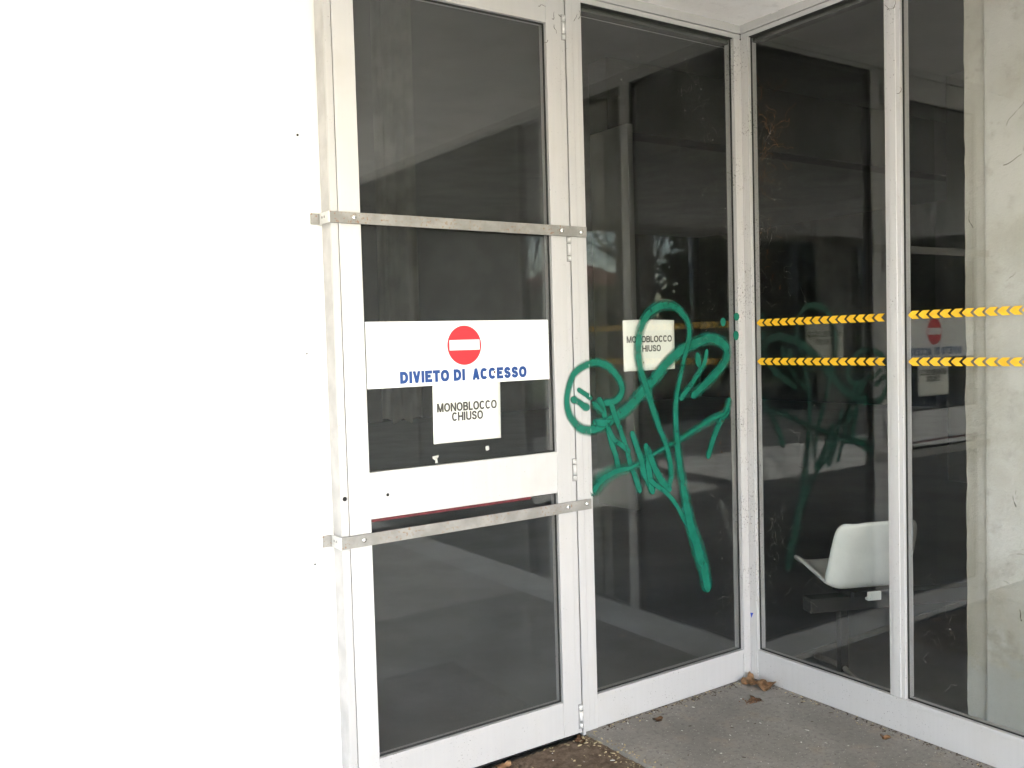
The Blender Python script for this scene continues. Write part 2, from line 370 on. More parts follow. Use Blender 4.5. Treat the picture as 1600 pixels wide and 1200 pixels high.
# ------------------------------------------------------------------ wall A: frame, door, fixed pane
fa = thing('door_frame', (-1.4, 0, 0), 'silver aluminium frame round the barred door', 'door frame')
obj('jamb', box(-1.893, -1.8685, 0, .068, -.012, 2.785, .0015), 'aluminium', fa)
obj('jamb_return', box(-1.8945, -1.889, .004, .0685, -.011, 2.784), 'jamb_side', fa)
obj('jamb_stop', box(-1.8685, DX0+.004, .022, .06, -.012, 2.785), 'rubber', fa)
bm = bmesh.new(); add_box(bm, -.9375, PX1, 0, .055, -.012, 2.7835, .0015)
add_box(bm, -.9075, -.9055, -.0008, .004, 0, 2.7835); add_box(bm, -.8815, -.8795, -.0008, .004, 0, 2.7835)
obj('hinge_post', bm, 'aluminium', fa)
obj('post_stop', box(-.9425, -.9375, .022, .05, -.012, 2.7835), 'rubber', fa)
obj('fascia', box(-1.893, 0, -.0005, .06, 2.7872, ZC-.0005, .0015), 'aluminium', fa)
obj('threshold', box(-1.8685, -.9425, .024, .06, -.013, .006), 'rubber', fa)
bm = bmesh.new(); add_disc(bm, (-1.8805, .0005, 1.014), (0,-1,0), .0075, .0012, 16); obj('keyhole', bm, 'black_hole', fa)

dr = thing('entrance_door', (-1.4, 0, 0), 'silver aluminium door with two glass panes, barred shut by two steel bars', 'door')
GX0, GX1 = -1.7904, -1.0288
obj('stile', box(DX0, GX0, 0, .045, .003, 2.779, .0015), 'aluminium_lit', dr)
bm = bmesh.new(); add_box(bm, GX1, DX1-.002, 0, .045, .003, 2.779, .0015); add_box(bm, -.9665, -.965, -.0008, .003, .004, 2.778)
obj('stile', bm, 'aluminium', dr)
for z0, z1, mt in ((.003, .1376, 'aluminium'), (.9356, 1.0891, 'aluminium_lit'), (2.6621, 2.779, 'aluminium')):
    obj('rail', box(GX0+.0004, GX1-.0004, .0008, .044, z0, z1, .0015), mt, dr)
for z0, z1 in ((.1376, .9356), (1.0891, 2.6621)):
    p = obj('glass_pane', box(GX0-.008, GX1+.008, GLA, GLA+.006, z0-.008, z1+.008), 'pane_glass_door', dr)
    b = bmesh.new()
    for (a0,a1,c0,c1) in ((GX0+.0005,GX0+.005,z0,z1), (GX1-.005,GX1-.0005,z0,z1), (GX0+.005,GX1-.005,z0,z0+.005), (GX0+.005,GX1-.005,z1-.005,z1)):
        add_box(b, a0, a1, GLA-.006, GLA-.0005, c0, c1)
    obj('gasket', b, 'rubber', p)
obj('red_trim', box(GX0+.006, -1.15, .004, .0135, .9255, .9352), 'red_trim', dr)
bm = bmesh.new(); add_disc(bm, (-1.728, .001, 1.010), (0,-1,0), .0055, .0012, 14); obj('keyhole', bm, 'black_hole', dr)
for zc, h in ((2.656, .086), (1.842, .086), (1.014, .08), (.067, .088)):
    hb = None
    for z0, z1 in ((-.5, -.30), (-.25, .23), (.28, .5)):
        bm = bmesh.new(); add_tube(bm, [(-.951, -.0045, zc+h*z0), (-.951, -.0045, zc+h*z1)], .0068, 14)
        k = obj('hinge' if hb is None else 'knuckle', bm, 'aluminium_lit', dr if hb is None else hb, True)
        hb = hb or k
    bm = box(-.9605, -.9435, -.0010, .0015, zc-h*.54, zc+h*.54); obj('hinge_gap_shade', bm, 'grey_steel', hb)  # darker plate painting the shadowed gap outline round the hinge

fx = thing('fixed_window', (-.45, 0, 0), 'tall fixed glass pane with green graffiti between door and corner', 'window')
ZT, ZB = 2.7644, .1315
obj('rail', box(PX1+.0005, -.0445, .0006, .05, .0005, ZB, .002), 'aluminium', fx)
obj('sill_lip', box(PX1+.0005, -.0445, -.0022, .01, ZB-.017, ZB+.0005, .0015), 'aluminium', fx)
obj('rail', box(PX1+.0005, -.0008, .0003, .018, ZT, 2.7835, .0012), 'aluminium', fx); obj('header_shade_block', box(PX1+.0005, .06, .0275, .07, ZT-.02, 2.80), 'interior_dark', fx)  # last box is a dark block added to paint shade behind the glass head
obj('top_shade_strip', box(PX1+.001, -.0455, .002, GLA-.001, ZT-.003, ZT-.0002), 'rubber', fx)  # dark strip standing in for the groove shadow under the top rail
p = obj('glass_pane', box(PX1-.006, -.036, GLA, GLA+.006, ZB-.008, ZT+.008), 'pane_glass', fx)
b = bmesh.new()
for (a0,a1,c0,c1) in ((PX1+.0006,PX1+.005,ZB+.001,ZT), (-.0495,-.045,ZB+.001,ZT), (PX1+.005,-.0495,ZB+.001,ZB+.005), (PX1+.005,-.0495,ZT-.005,ZT)):
    add_box(b, a0, a1, GLA-.006, GLA-.0005, c0, c1)
obj('gasket', b, 'rubber', p)

# corner post, grooved, running past both bottom rails to the floor
cp = thing('corner_post', (0, 0, 0), 'dirty grooved aluminium post in the inner corner between the two glass walls', 'post')
bm = bmesh.new()
add_box(bm, -.044, -.001, -.0035, .05, .0005, ZT-.002, .0012); add_box(bm, -.0035, .05, -.042, -.001, .0005, ZT-.002, .0012)
for o_ in (.012, .022, .031):
    add_box(bm, -.044+o_-.001, -.044+o_+.001, -.0048, -.003, .0005, ZT-.003); add_box(bm, -.0048, -.003, -.042+o_-.001, -.042+o_+.001, .0005, ZT-.003)
obj('shaft', bm, 'aluminium_dirty', cp)
obj('cap', box(-.007, -.0005, -.007, -.0005, ZT-.006, ZT-.001), 'rubber', cp)
bm = bmesh.new(); add_poly(bm, [(-.0055, -.012, .268), (-.0055, -.024, .292), (-.0055, -.0075, .289)], (.0012,0,0))
tag(obj('sticker_scrap', bm, 'sticker_blue'), 'tiny torn blue sticker low on the corner post', 'sticker')

# ------------------------------------------------------------------ wall B: glazed wing
gb = thing('glazed_wall', (0, -1.2, 0), 'aluminium glazed wall of tall panes with yellow chevrons on the right', 'glass wall')
YE = -6.4
def mull(y0, y1, mat='aluminium'):
    bm = bmesh.new(); add_box(bm, 0, .055, y0, y1, ZB+.0005, ZT, .002)
    mid = (y0+y1)/2; wd = (y1-y0)
    add_box(bm, -.0035, .004, mid-wd*.23, mid+wd*.23, ZB+.0008, ZT-.0005, .0016)
    obj('mullion', bm, mat, gb)
obj('rail', box(.0006, .05, YE, -.0425, .0005, ZB, .002), 'aluminium', gb)
obj('sill_lip', box(-.0022, .01, YE, -.0425, ZB-.017, ZB+.0003, .0015), 'aluminium', gb)
obj('rail', box(.0003, .018, YE, -.0008, ZT, 2.7835, .0012), 'aluminium', gb); obj('header_shade_block', box(.0275, .07, YE, -.0, ZT-.02, 2.80), 'interior_dark', gb)  # last box again a dark block, shade painted in above the panes
obj('fascia', box(-.0005, .06, YE, -.0008, 2.7872, ZC-.0005, .0015), 'aluminium', gb)
mull(-.7455, -.6818); mull(-1.44, -1.385)
for y0, y1, mt in ((-.6818, -.042, 'pane_glass_dusty'), (-1.385, -.7455, 'pane_glass_dusty')):
    obj('top_shade_strip', box(.002, GLA-.001, y0+.001, y1-.003, ZT-.003, ZT-.0002), 'rubber', gb)  # same painted groove shadow above the wing panes
    p = obj('glass_pane', box(GLA, GLA+.006, y0-.006, y1+.006, ZB-.008, ZT+.008), mt, gb)
    b = bmesh.new()
    for (a0,a1,c0,c1) in ((y0+.0005,y0+.005,ZB+.001,ZT), (y1-.005,y1-.0008,ZB+.001,ZT), (y0+.005,y1-.005,ZB+.001,ZB+.005), (y0+.005,y1-.005,ZT-.005,ZT)):
        add_box(b, GLA-.006, GLA-.0005, a0, a1, c0, c1)
    obj('gasket', b, 'rubber', p)
for y0, y1 in ((-3.0, -1.68), (-4.5, -3.03), (-6.0, -4.56)):
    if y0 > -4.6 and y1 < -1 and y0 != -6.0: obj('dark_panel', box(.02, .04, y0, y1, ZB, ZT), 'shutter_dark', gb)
    else: obj('glass_pane', box(GLA, GLA+.006, y0, y1, ZB-.008, ZT+.008), 'pane_glass_dusty', gb)
mull(-1.68, -1.645, 'mullion_dimmed'); mull(-3.03, -3.0, 'mullion_dimmed'); mull(-4.56, -4.5, 'mullion_dimmed'); mull(-6.06, -6.0, 'mullion_dimmed')  # unseen far mullions, coloured darker to weaken their reflection in the door
obj('glass_pane', box(GLA, GLA+.006, -1.645, -1.44, ZB-.008, ZT+.008), 'pane_glass_dusty', gb)
tag(obj('end_wall', box(.0, .25, -8.8, YE-.0005, -.05, ZC), 'white_plaster'), 'white plaster wall at the far end of the glazed wing', 'wall')

pl = thing('plaster_pillar', (.1, -1.2, 0), 'stained whitish plaster pillar right behind the glass at the right edge', 'pillar')
def ragged(y0, y1, x, z0, z1, n=90, amp=.0016, left=True):
    bm = bmesh.new(); r3 = random.Random(5); pts = []
    for i in range(n+1):
        z = z0 + (z1-z0)*i/n; pts.append((x, y1 + r3.uniform(-amp, amp)*(1 + 2*(r3.random() < .08)), z))
    prev = None
    for p in pts:
        cur = [bm.verts.new((x+.14, p[1], p[2])), bm.verts.new(p), bm.verts.new((x, y0, p[2]))]
        if prev: bm.faces.new((prev[0], prev[1], cur[1], cur[0])); bm.faces.new((prev[1], prev[2], cur[2], cur[1]))
        prev = cur
    bmesh.ops.recalc_face_normals(bm, faces=bm.faces); return bm
obj('edge_strip', ragged(-1.03, -.949, .060, .004, 3.9), 'pillar_edge_plaster', pl)
bm = box(.049, .20, -1.31, -1.024, .004, 3.99, .004)
obj('shaft', bm, 'pillar_plaster', pl)
bm = bmesh.new()
add_poly(bm, [(.0488, -1.036, .45), (.0488, -1.305, .45), (.0488, -1.305, 2.185), (.0488, -1.12, 2.245), (.0488, -1.036, 2.262)], (-.0012,0,0))
obj('repaired_patch', bm, 'pillar_plaster', pl)
# cracks and cobwebs on the plaster
bm = bmesh.new(); r4 = random.Random(11)
def squiggle(bm, p, d, n, step, r_, wob, rn):
    pts = [Vector(p)]; d = Vector(d).normalized()
    for i in range(n):
        d = (d + Vector((0 if abs(d.x) < 1e-6 and wob[0] == 0 else rn.uniform(-1,1)*wob[0], rn.uniform(-1,1)*wob[1], rn.uniform(-1,1)*wob[2]))).normalized()
        pts.append(pts[-1] + d*step)
    add_tube(bm, pts, [r_*(1-.6*i/n) for i in range(n+1)], 4); return pts
for (y, z, dy, dz, n, rr) in ((-1.16, 2.24, .12, -.16, 13, .0026), (-1.09, 2.045, -.1, .02, 7, .004), (-1.17, .52, .01, .06, 9, .003), (-1.145, .515, .0, .03, 3, .006),
                              (-1.13, .74, -.05, .03, 6, .0026), (-1.17, .72, -.05, .01, 5, .003), (-1.13, .93, 0, .07, 8, .002), (-1.128, .90, 0, .01, 3, .005), (-1.10, 1.66, -.03, .01, 4, .003),
                              (-.985, 1.85, .01, .05, 5, .002), (-1.16, .66, -.06, .0, 4, .003), (-1.085, .64, -.03, .0, 4, .0022)):
    squiggle(bm, (.0482, y, z), (0, dy, dz), n, .013, rr*.5, (0, .45, .45), r4)
obj('cracks', bm, 'crumb_dark', pl)['kind'] = 'stuff'

# ------------------------------------------------------------------ steel bars across the door
def bar(z0l, z1l, z0r, z1r, xl, xr, bolts, label):
    zc = (z0l+z1l)/2
    b = thing('steel_bar', (xl, -.012, zc), label, 'bar', 'steel bars across the door')
    Y0, Y1 = -.0105, -.0055
    bm = bmesh.new()
    N = 40; rows = []
    for i in range(N+1):
        u = i/N; x = xl + (xr-xl)*u; a = z0l+(z0r-z0l)*u; c = z1l+(z1r-z1l)*u
        j = .0009*math.sin(7*u+zc)
        rows.append([bm.verts.new((x, y, z)) for y, z in ((Y0+j, a+.001), (Y0+j, c-.001), (Y1+j, c), (Y1+j, a))])
    for r0, r1 in zip(rows, rows[1:]):
        for k in range(4): bm.faces.new((r0[k], r1[k], r1[(k+1)%4], r0[(k+1)%4]))
    bm.faces.new(rows[0]); bm.faces.new(rows[-1][::-1])
    bmesh.ops.recalc_face_normals(bm, faces=bm.faces)
    obj('flat', bm, 'bar_steel', b)
    r_ = obj('return_leg', box(xl-.0048, xl+.0002, Y0, .0665, z0l+.0008, z1l-.0008, .0008), 'bar_steel_lit', b)
    for y in (.022, .04):
        bm = bmesh.new(); add_disc(bm, (xl-.0048, y, zc+.003), (-1,0,0), .0042, .0012, 10); obj('screw', bm, 'grey_steel', r_)
    obj('wall_tab', box(xl-.034, xl-.0048, .0615, .0668, z0l+.001, z1l-.001, .0008), 'bar_steel', b)
    for x, z in bolts:
        bm = bmesh.new(); add_disc(bm, (x, Y0+.0004, z), (0,-1,0), .0115, .0016, 20); wsh = obj('washer', bm, 'bar_steel', b)
        bm = bmesh.new(); add_disc(bm, (x, Y0-.001, z), (0,-1,0), .0082, .0055, 20, dome=1); obj('bolt', bm, 'bolt_steel', wsh, True)
plain('bar_steel_lit', (.70,.69,.67), .4, .05, 20, metal=.2)  # paler copy of the bar steel: light from the left painted on return leg
bar(1.894, 1.931, 1.888, 1.928, -1.9, -.8705, ((-1.818, 1.9135), (-.988, 1.909), (-.898, 1.906)), 'upper grey steel bar bolted across the door above the sign')
bar(.852, .893, .857, .897, -1.9, -.8785, ((-1.823, .8745), (-.992, .878), (-.903, .881)), 'lower rust freckled steel bar bolted across the door below the middle rail')

# ------------------------------------------------------------------ signs and notices
sg = thing('no_entry_sign', (-1.41, .017, 1.36), 'white board with red no entry disc and blue words across the door glass', 'sign')
obj('board', box(-1.781, -1.0445, .0135, .0192, 1.361, 1.581, .0008), 'sign_white', sg)
bm = bmesh.new(); add_disc(bm, (-1.408, .0136, 1.4955), (0,-1,0), .0685, .0007, 64); dc = obj('red_disc', bm, 'sign_red', sg)
obj('white_bar', box(-1.4685, -1.3465, .0124, .0130, 1.479, 1.5145), 'sign_white', dc)
lettering('DIVIETO DI  ACCESSO', -1.662, -1.148, 1.373, 1.4135, .0130, .275, 'sign_blue', sg, .02)
bm = bmesh.new(); add_disc(bm, (-1.287, .0128, 1.397), (0,-1,0), .004, .0006, 8); obj('mud_spot', bm, 'red_trim', sg)
def curled(x0, x1, z0, z1, y, amp, tilt=0):
    bm = bmesh.new(); nx, nz = 14, 10; g = []
    for j in range(nz+1):
        row = []
        for i in range(nx+1):
            u, v = i/nx, j/nz
            edge = (2*u-1)**4*.6 + (1-v)**5*.5
            row.append(bm.verts.new((x0+(x1-x0)*u + tilt*(v-.5), y - amp*edge - amp*.25*math.sin(5*u+3*v), z0+(z1-z0)*v + .002*math.sin(4*u)*(v > .95))))
        g.append(row)
    for j in range(nz):
        for i in range(nx): bm.faces.new((g[j][i], g[j][i+1], g[j+1][i+1], g[j+1][i]))
    ex = bmesh.ops.extrude_face_region(bm, geom=bm.faces[:])
    bmesh.ops.translate(bm, verts=[q for q in ex['geom'] if isinstance(q, bmesh.types.BMVert)], vec=(0, .0003, 0))
    bmesh.ops.recalc_face_normals(bm, faces=bm.faces); return bm
n1 = thing('paper_notice', (-1.403, .018, 1.16), 'white paper notice on the door glass under the no entry sign', 'notice', 'closed notices on the glass')
obj('sheet', curled(-1.539, -1.263, 1.16, 1.363, .0188, .0012, .003), 'paper', n1, True)
lettering('MONOBLOCCO', -1.523, -1.279, 1.2675, 1.2985, .0168, .20, 'ink', n1, .0)
lettering('CHIUSO', -1.465, -1.338, 1.2335, 1.2645, .0168, .20, 'ink', n1, .0)
n2 = thing('paper_notice', (-.54, .03, 1.37), 'yellowish paper notice behind the fixed pane under the green graffiti', 'notice', 'closed notices on the glass')
obj('sheet', curled(-.670, -.393, 1.373, 1.575, .0285, .0008), 'paper', n2, True)
lettering('MONOBLOCCO', -.652, -.408, 1.4855, 1.512, .0272, .20, 'ink', n2, .0)
lettering('CHIUSO', -.593, -.470, 1.448, 1.474, .0272, .20, 'ink', n2, .0)
bm = bmesh.new(); add_disc(bm, (-.565, .0272, 1.405), (0,-1,0), .0035, .0004, 8); obj('ink_spot', bm, 'ink', n2)
# leftover tape
for pts, lab in (([(-1.546,1.118),(-1.521,1.121),(-1.523,1.112),(-1.527,1.110),(-1.525,1.094),(-1.536,1.092),(-1.534,1.104),(-1.544,1.110)], 'torn scrap of white tape on the door glass, bottom left of the notice'),
                 ([(-1.330,1.134),(-1.316,1.136),(-1.315,1.120),(-1.329,1.119)], 'small square scrap of tape on the door glass, bottom right of the notice')):
    bm = bmesh.new(); add_poly(bm, [(x, GLA-.0006, z) for x, z in pts], (0,.0004,0)); tag(obj('tape_scrap', bm, 'tape_clear'), lab, 'tape', 'tape scraps on the door glass')

# ------------------------------------------------------------------ chevron strips
def chevrons(y_start, n, zc, label, half=.0148, pitch=.0407, last=None):
    s = thing('chevron_strip', (.0186, y_start-.3, zc), label, 'safety strip', 'yellow chevron strips on the glass')
    mes = None
    for i in range(n):
        y = y_start - i*pitch
        if mes is None:
            bm = bmesh.new(); h = half; q = pitch
            prof = [(0,0), (.05*q,.22*h), (.38*q,.94*h), (.45*q,h), (1.07*q,h), (.70*q,0), (1.07*q,-h), (.45*q,-h), (.38*q,-.94*h), (.05*q,-.22*h)]
            add_poly(bm, [(.0190, -a, b) for a, b in prof], (.0006,0,0))
            mes = bpy.data.meshes.new('chevron'); bm.to_mesh(mes); bm.free(); mes.materials.append(M['chevron_yellow'])
        o = bpy.data.objects.new('chevron', mes); C.objects.link(o); o.parent = s
        o.location = Vector((0, y, zc)) - WL[s]*1.0 + Vector((.0186-.0186, 0, 0)); o.location.x = -WL[s].x
chevrons(-.048, 15, 1.5545, 'upper yellow chevron strip on the pane next to the corner post')
chevrons(-.049, 15, 1.389, 'lower yellow chevron strip on the pane next to the corner post')
chevrons(-.757, 15, 1.559, 'upper yellow chevron strip on the pane in front of the plaster pillar')
chevrons(-.757, 15, 1.389, 'lower yellow chevron strip on the pane in front of the plaster pillar')

# ------------------------------------------------------------------ graffiti
STROKES = [(0.35, [(-0.7688, 1.2555, 0.043), (-0.7396, 1.2563, 0.0432), (-0.7098, 1.2683, 0.0434), (-0.6927, 1.2875, 0.0435), (-0.6887, 1.3125, 0.0435), (-0.7009, 1.3434, 0.0434), (-0.7263, 1.3721, 0.0432), (-0.7579, 1.3984, 0.043), (-0.8055, 1.4138, 0.0427), (-0.8529, 1.4118, 0.0424), (-0.8906, 1.4022, 0.0421), (-0.9313, 1.3783, 0.0419), (-0.9538, 1.343, 0.0417), (-0.9672, 1.3026, 0.039), (-0.9699, 1.2665, 0.0413), (-0.9605, 1.2272, 0.0437), (-0.9401, 1.199, 0.0461), (-0.9193, 1.178, 0.0486), (-0.8919, 1.1645, 0.0511), (-0.8483, 1.1579, 0.0538), (-0.8111, 1.1625, 0.0565), (-0.7777, 1.175, 0.0591), (-0.7316, 1.1967, 0.0619), (-0.6816, 1.2161, 0.0647), (-0.6511, 1.2344, 0.0674), (-0.5679, 1.2987, 0.0695), (-0.5042, 1.3473, 0.0689), (-0.4537, 1.392, 0.0681), (-0.4027, 1.4269, 0.0674), (-0.3487, 1.4544, 0.0666), (-0.278, 1.4765, 0.066), (-0.206, 1.4937, 0.0654), (-0.1456, 1.4842, 0.0647), (-0.0977, 1.453, 0.0638), (-0.1009, 1.4037, 0.0612), (-0.1549, 1.3509, 0.0582), (-0.2212, 1.305, 0.0551), (-0.29, 1.2655, 0.052)]), (0.25, [(-0.933, 1.2788, 0.0419), (-0.9254, 1.2759, 0.0341), (-0.9072, 1.2663, 0.0316), (-0.8952, 1.257, 0.0356), (-0.8814, 1.2501, 0.0428)]), (0.25, [(-0.9088, 1.314, 0.0263), (-0.8815, 1.2979, 0.0264), (-0.8538, 1.2816, 0.0318)]), (0.3, [(-0.8006, 1.2637, 0.0375), (-0.7885, 1.2405, 0.0375), (-0.78, 1.2051, 0.0376), (-0.7624, 1.1471, 0.0377), (-0.7456, 1.0897, 0.0379), (-0.7265, 1.0401, 0.038), (-0.7149, 0.9909, 0.0381)]), (0.5, [(-0.8202, 1.2475, 0.0528), (-0.8016, 1.2314, 0.0434)]), (0.35, [(-0.819, 1.183, 0.0433), (-0.7904, 1.1784, 0.0483), (-0.7582, 1.1786, 0.0431)]), (0.3, [(-0.7402, 1.235, 0.0378), (-0.7282, 1.2015, 0.0364), (-0.7097, 1.1624, 0.0349), (-0.6913, 1.1155, 0.0335), (-0.6696, 1.0628, 0.0336), (-0.6555, 1.0079, 0.0353), (-0.6334, 0.9577, 0.037), (-0.6113, 0.9013, 0.0387)]), (0.3, [(-0.7622, 1.1538, 0.0323), (-0.7343, 1.1096, 0.0325), (-0.6998, 1.0858, 0.0327), (-0.6663, 1.0625, 0.0329)]), (0.55, [(-0.8298, 0.9378, 0.0915), (-0.8112, 0.9532, 0.0886), (-0.7677, 0.9736, 0.0805), (-0.7184, 0.9844, 0.0654), (-0.6652, 0.9884, 0.0529), (-0.6125, 1.0011, 0.0426), (-0.5727, 1.0179, 0.0405), (-0.5307, 1.0321, 0.0364), (-0.465, 1.0537, 0.0347), (-0.4018, 1.0733, 0.0387), (-0.3539, 1.0906, 0.0426), (-0.2941, 1.114, 0.0424), (-0.1986, 1.1489, 0.0498), (-0.1166, 1.1707, 0.0553), (-0.092, 1.2105, 0.0589)]), (0.3, [(-0.1028, 1.1752, 0.0476), (-0.1409, 1.1393, 0.0434), (-0.1854, 1.0687, 0.0412), (-0.2159, 1.0031, 0.041)]), (0.3, [(-0.6378, 1.1188, 0.0385), (-0.6189, 1.0711, 0.0408), (-0.5966, 1.0202, 0.0432), (-0.5854, 0.9708, 0.0444), (-0.5616, 0.926, 0.0446), (-0.5435, 0.8902, 0.0447)]), (0.3, [(-0.5679, 1.0627, 0.0389), (-0.5587, 1.0225, 0.0418), (-0.5567, 0.9749, 0.0452), (-0.5434, 0.8936, 0.0453)]), (0.3, [(-0.558, 1.0476, 0.0446), (-0.522, 0.9714, 0.0437), (-0.4894, 0.9208, 0.0457), (-0.4537, 0.8866, 0.0459)]), (0.4, [(-0.4538, 0.8834, 0.034), (-0.4386, 0.9153, 0.037), (-0.4337, 0.9624, 0.0399), (-0.4464, 1.0191, 0.0428), (-0.4644, 1.076, 0.041), (-0.4962, 1.1387, 0.0434), (-0.5256, 1.211, 0.0457), (-0.5545, 1.2877, 0.0481), (-0.5768, 1.3454, 0.0511), (-0.5906, 1.3882, 0.0561), (-0.5995, 1.4536, 0.0595), (-0.5863, 1.5336, 0.0595), (-0.5466, 1.5939, 0.0589), (-0.491, 1.6263, 0.0568), (-0.4408, 1.634, 0.0523), (-0.39, 1.6261, 0.0448), (-0.3449, 1.5925, 0.0442), (-0.3171, 1.5502, 0.0415), (-0.3169, 1.504, 0.0402), (-0.3253, 1.467, 0.0402), (-0.3499, 1.412, 0.0382), (-0.3687, 1.3503, 0.0352), (-0.3885, 1.2894, 0.0382), (-0.4011, 1.2267, 0.0441), (-0.4035, 1.1661, 0.0449), (-0.3968, 1.057, 0.0504), (-0.3799, 0.945, 0.058), (-0.3574, 0.832, 0.0663), (-0.3309, 0.7177, 0.0794), (-0.2925, 0.6152, 0.0935), (-0.258, 0.5196, 0.0898), (-0.2437, 0.4563, 0.0846)]), (0.3, [(-0.5443, 0.9242, 0.0335), (-0.517, 0.9029, 0.0309), (-0.4754, 0.8772, 0.0283), (-0.4371, 0.8423, 0.0284), (-0.4056, 0.8052, 0.0286), (-0.3653, 0.7439, 0.0316), (-0.3313, 0.7016, 0.0347)]), (0.3, [(-0.2692, 1.4147, 0.0463), (-0.266, 1.3958, 0.0463)]), (0.4, [(-0.2199, 1.4293, 0.0408), (-0.2342, 1.3874, 0.0407), (-0.2692, 1.346, 0.0406), (-0.3124, 1.3014, 0.0418), (-0.3603, 1.2587, 0.0458)])]
DOTS = [(-0.0577, 1.5835, 0.0161, 0.0169), (-0.0629, 1.5029, 0.0161, 0.0203), (-0.1202, 1.5622, 0.0155, 0.0182)]

gf = thing('graffiti', (-.5, .018, 1.2), 'green spray painted tag with round face and looping letters', 'graffiti')
def ribbon(pts, soft, off):
    P = [Vector((p[0], p[1], p[2])) for p in pts]
    P = [P[0]*2-P[1]] + P + [P[-1]*2-P[-2]]; P[0].z = pts[0][2]; P[-1].z = pts[-1][2]
    sm = []
    for i in range(1, len(P)-2):
        n = max(3, int((P[i+1].xy-P[i].xy).length/.004))
        for k in range(n):
            u = k/n; a, b, c, d = P[i-1:i+3]
            sm.append(.5*((2*b) + (c-a)*u + (2*a-5*b+4*c-d)*u*u + (3*b-a-3*c+d)*u**3))
    sm.append(P[-2])
    # round caps: prepend and append points with shrinking half width
    def cap(p, q):
        d = (p.xy-q.xy).normalized(); r_ = p.z/2
        return [Vector((p.x+d.x*r_*math.sin(a), p.y+d.y*r_*math.sin(a), p.z*max(.05, math.cos(a)))) for a in (1.5, 1.25, .95, .6, .3)]
    sm = cap(sm[0], sm[1]) + sm + cap(sm[-1], sm[-2])[::-1]
    bm = bmesh.new(); uvl = bm.loops.layers.uv.new('UVMap'); prev = None
    for i, p in enumerate(sm):
        a = sm[max(0, i-1)]; b = sm[min(len(sm)-1, i+1)]
        d = b.xy-a.xy; d = d.normalized() if d.length > 1e-9 else Vector((1,0)); nrm = Vector((-d.y, d.x))
        row = []
        for k, v in enumerate((1, .5, 0)):
            q = p.xy + nrm*p.z*(v-.5); x, z = q
            y = GLA - .0006 - off - i*1e-6
            if x - .0078 < PX1:     # on the aluminium post: nearer to us than the glass
                y = -.0012 - off - i*1e-6; x -= .0078; z -= (z-1.5)*-.0072
            elif x > -.047: y = -.0046 - off; x -= .009
            row.append((bm.verts.new((x, y, z)), v))
        if prev:
            for k in (0, 1):
                f = bm.faces.new((prev[k][0], row[k][0], row[k+1][0], prev[k+1][0]))
                for lp, v in zip(f.loops, (prev[k][1], row[k][1], row[k+1][1], prev[k+1][1])): lp[uvl].uv = (soft, v)
        prev = row
    bmesh.ops.recalc_face_normals(bm, faces=bm.faces)
    return bm
for i, (soft, pts) in enumerate(STROKES):
    obj('stroke', ribbon(pts, soft*.72, .00004*i), 'spray_paint', gf)
for i, (x, z, rx, rz) in enumerate(DOTS):
    bm = bmesh.new(); y = GLA-.0006 if i == 2 else -.006
    pts = [(x + rx*math.cos(a)*(1+.04*math.sin(3*a)), y, z + rz*math.sin(a)) for a in [2*math.pi*k/24 for k in range(24)]]
    if i == 2: pts = [(p[0]+.006, p[1], p[2]) for p in pts]
    if i == 2: add_poly(bm, pts, (0,.0004,0))
    else: add_poly(bm, [(p[0], p[1], p[2]) for p in pts], (0, .0022, 0))
    obj('dot', bm, 'spray_solid', gf)

# ------------------------------------------------------------------ bench with one shell seat, inside
ch = thing('waiting_bench', (.40, -.3375, 0), 'white plastic shell seat on a black steel bench beam behind the glass', 'bench')
ph = .4178; S = .8966
Fv = Vector((math.sin(ph), math.cos(ph), 0)); Lv = Vector((-math.cos(ph), math.sin(ph), 0)); O = Vector((.40, -.3375, 0))
def L(f, l, z): return O + S*(f*Fv + l*Lv) + Vector((0,0,z*S))
prof = [(.44,.455,.19),(.425,.472,.20),(.36,.470,.205),(.26,.452,.21),(.16,.436,.212),(.08,.428,.228),(.03,.436,.228),(.0,.47,.228),(-.022,.53,.228),(-.045,.60,.228),(-.07,.67,.226),(-.09,.735,.22),(-.098,.765,.208),(-.101,.782,.18)]
bm = bmesh.new(); g = []
NW = 14
for pi_, (f, z, wd) in enumerate(prof):
    row = []
    for i in range(NW+1):
        u = -1 + 2*i/NW; s_ = abs(u)
        fl = .055*max(0, (s_-.45)/.55)**2.2 if pi_ > 6 else 0
        up_ = .042*max(0, (s_-.6)/.4)**1.6*min(1, (8-pi_)/2) if pi_ <= 7 else 0
        row.append(bm.verts.new(L(f+fl, wd*math.copysign(s_**.92, u), z+up_)))
    g.append(row)
for a, b in zip(g, g[1:]):
    for i in range(NW): bm.faces.new((a[i], a[i+1], b[i+1], b[i]))
bmesh.ops.recalc_face_normals(bm, faces=bm.faces)
bmesh.ops.solidify(bm, geom=bm.faces[:], thickness=.02)
sh = obj('seat_shell', bm, 'chair_plastic', ch, True)
md = sh.modifiers.new('s', 'SUBSURF'); md.levels = md.render_levels = 1
def lbox(f0,f1,l0,l1,z0,z1,bev=.003):
    bm = box(f0,f1,l0,l1,z0,z1,bev)
    for v in bm.verts: v.co = L(*v.co)
    bmesh.ops.recalc_face_normals(bm, faces=bm.faces); return bm
obj('beam', lbox(.02,.10,-1.35,.315,.335,.405,.006), 'black_steel', ch)
br = obj('bracket', lbox(-.005,.19,-.10,.10,.405,.43), 'black_steel', ch); obj('clip', lbox(-.012,.015,-.035,.035,.385,.428), 'chair_plastic', br)
obj('seat_mount', lbox(.0,.16,-.12,.12,.40,.43), 'black_steel', ch)
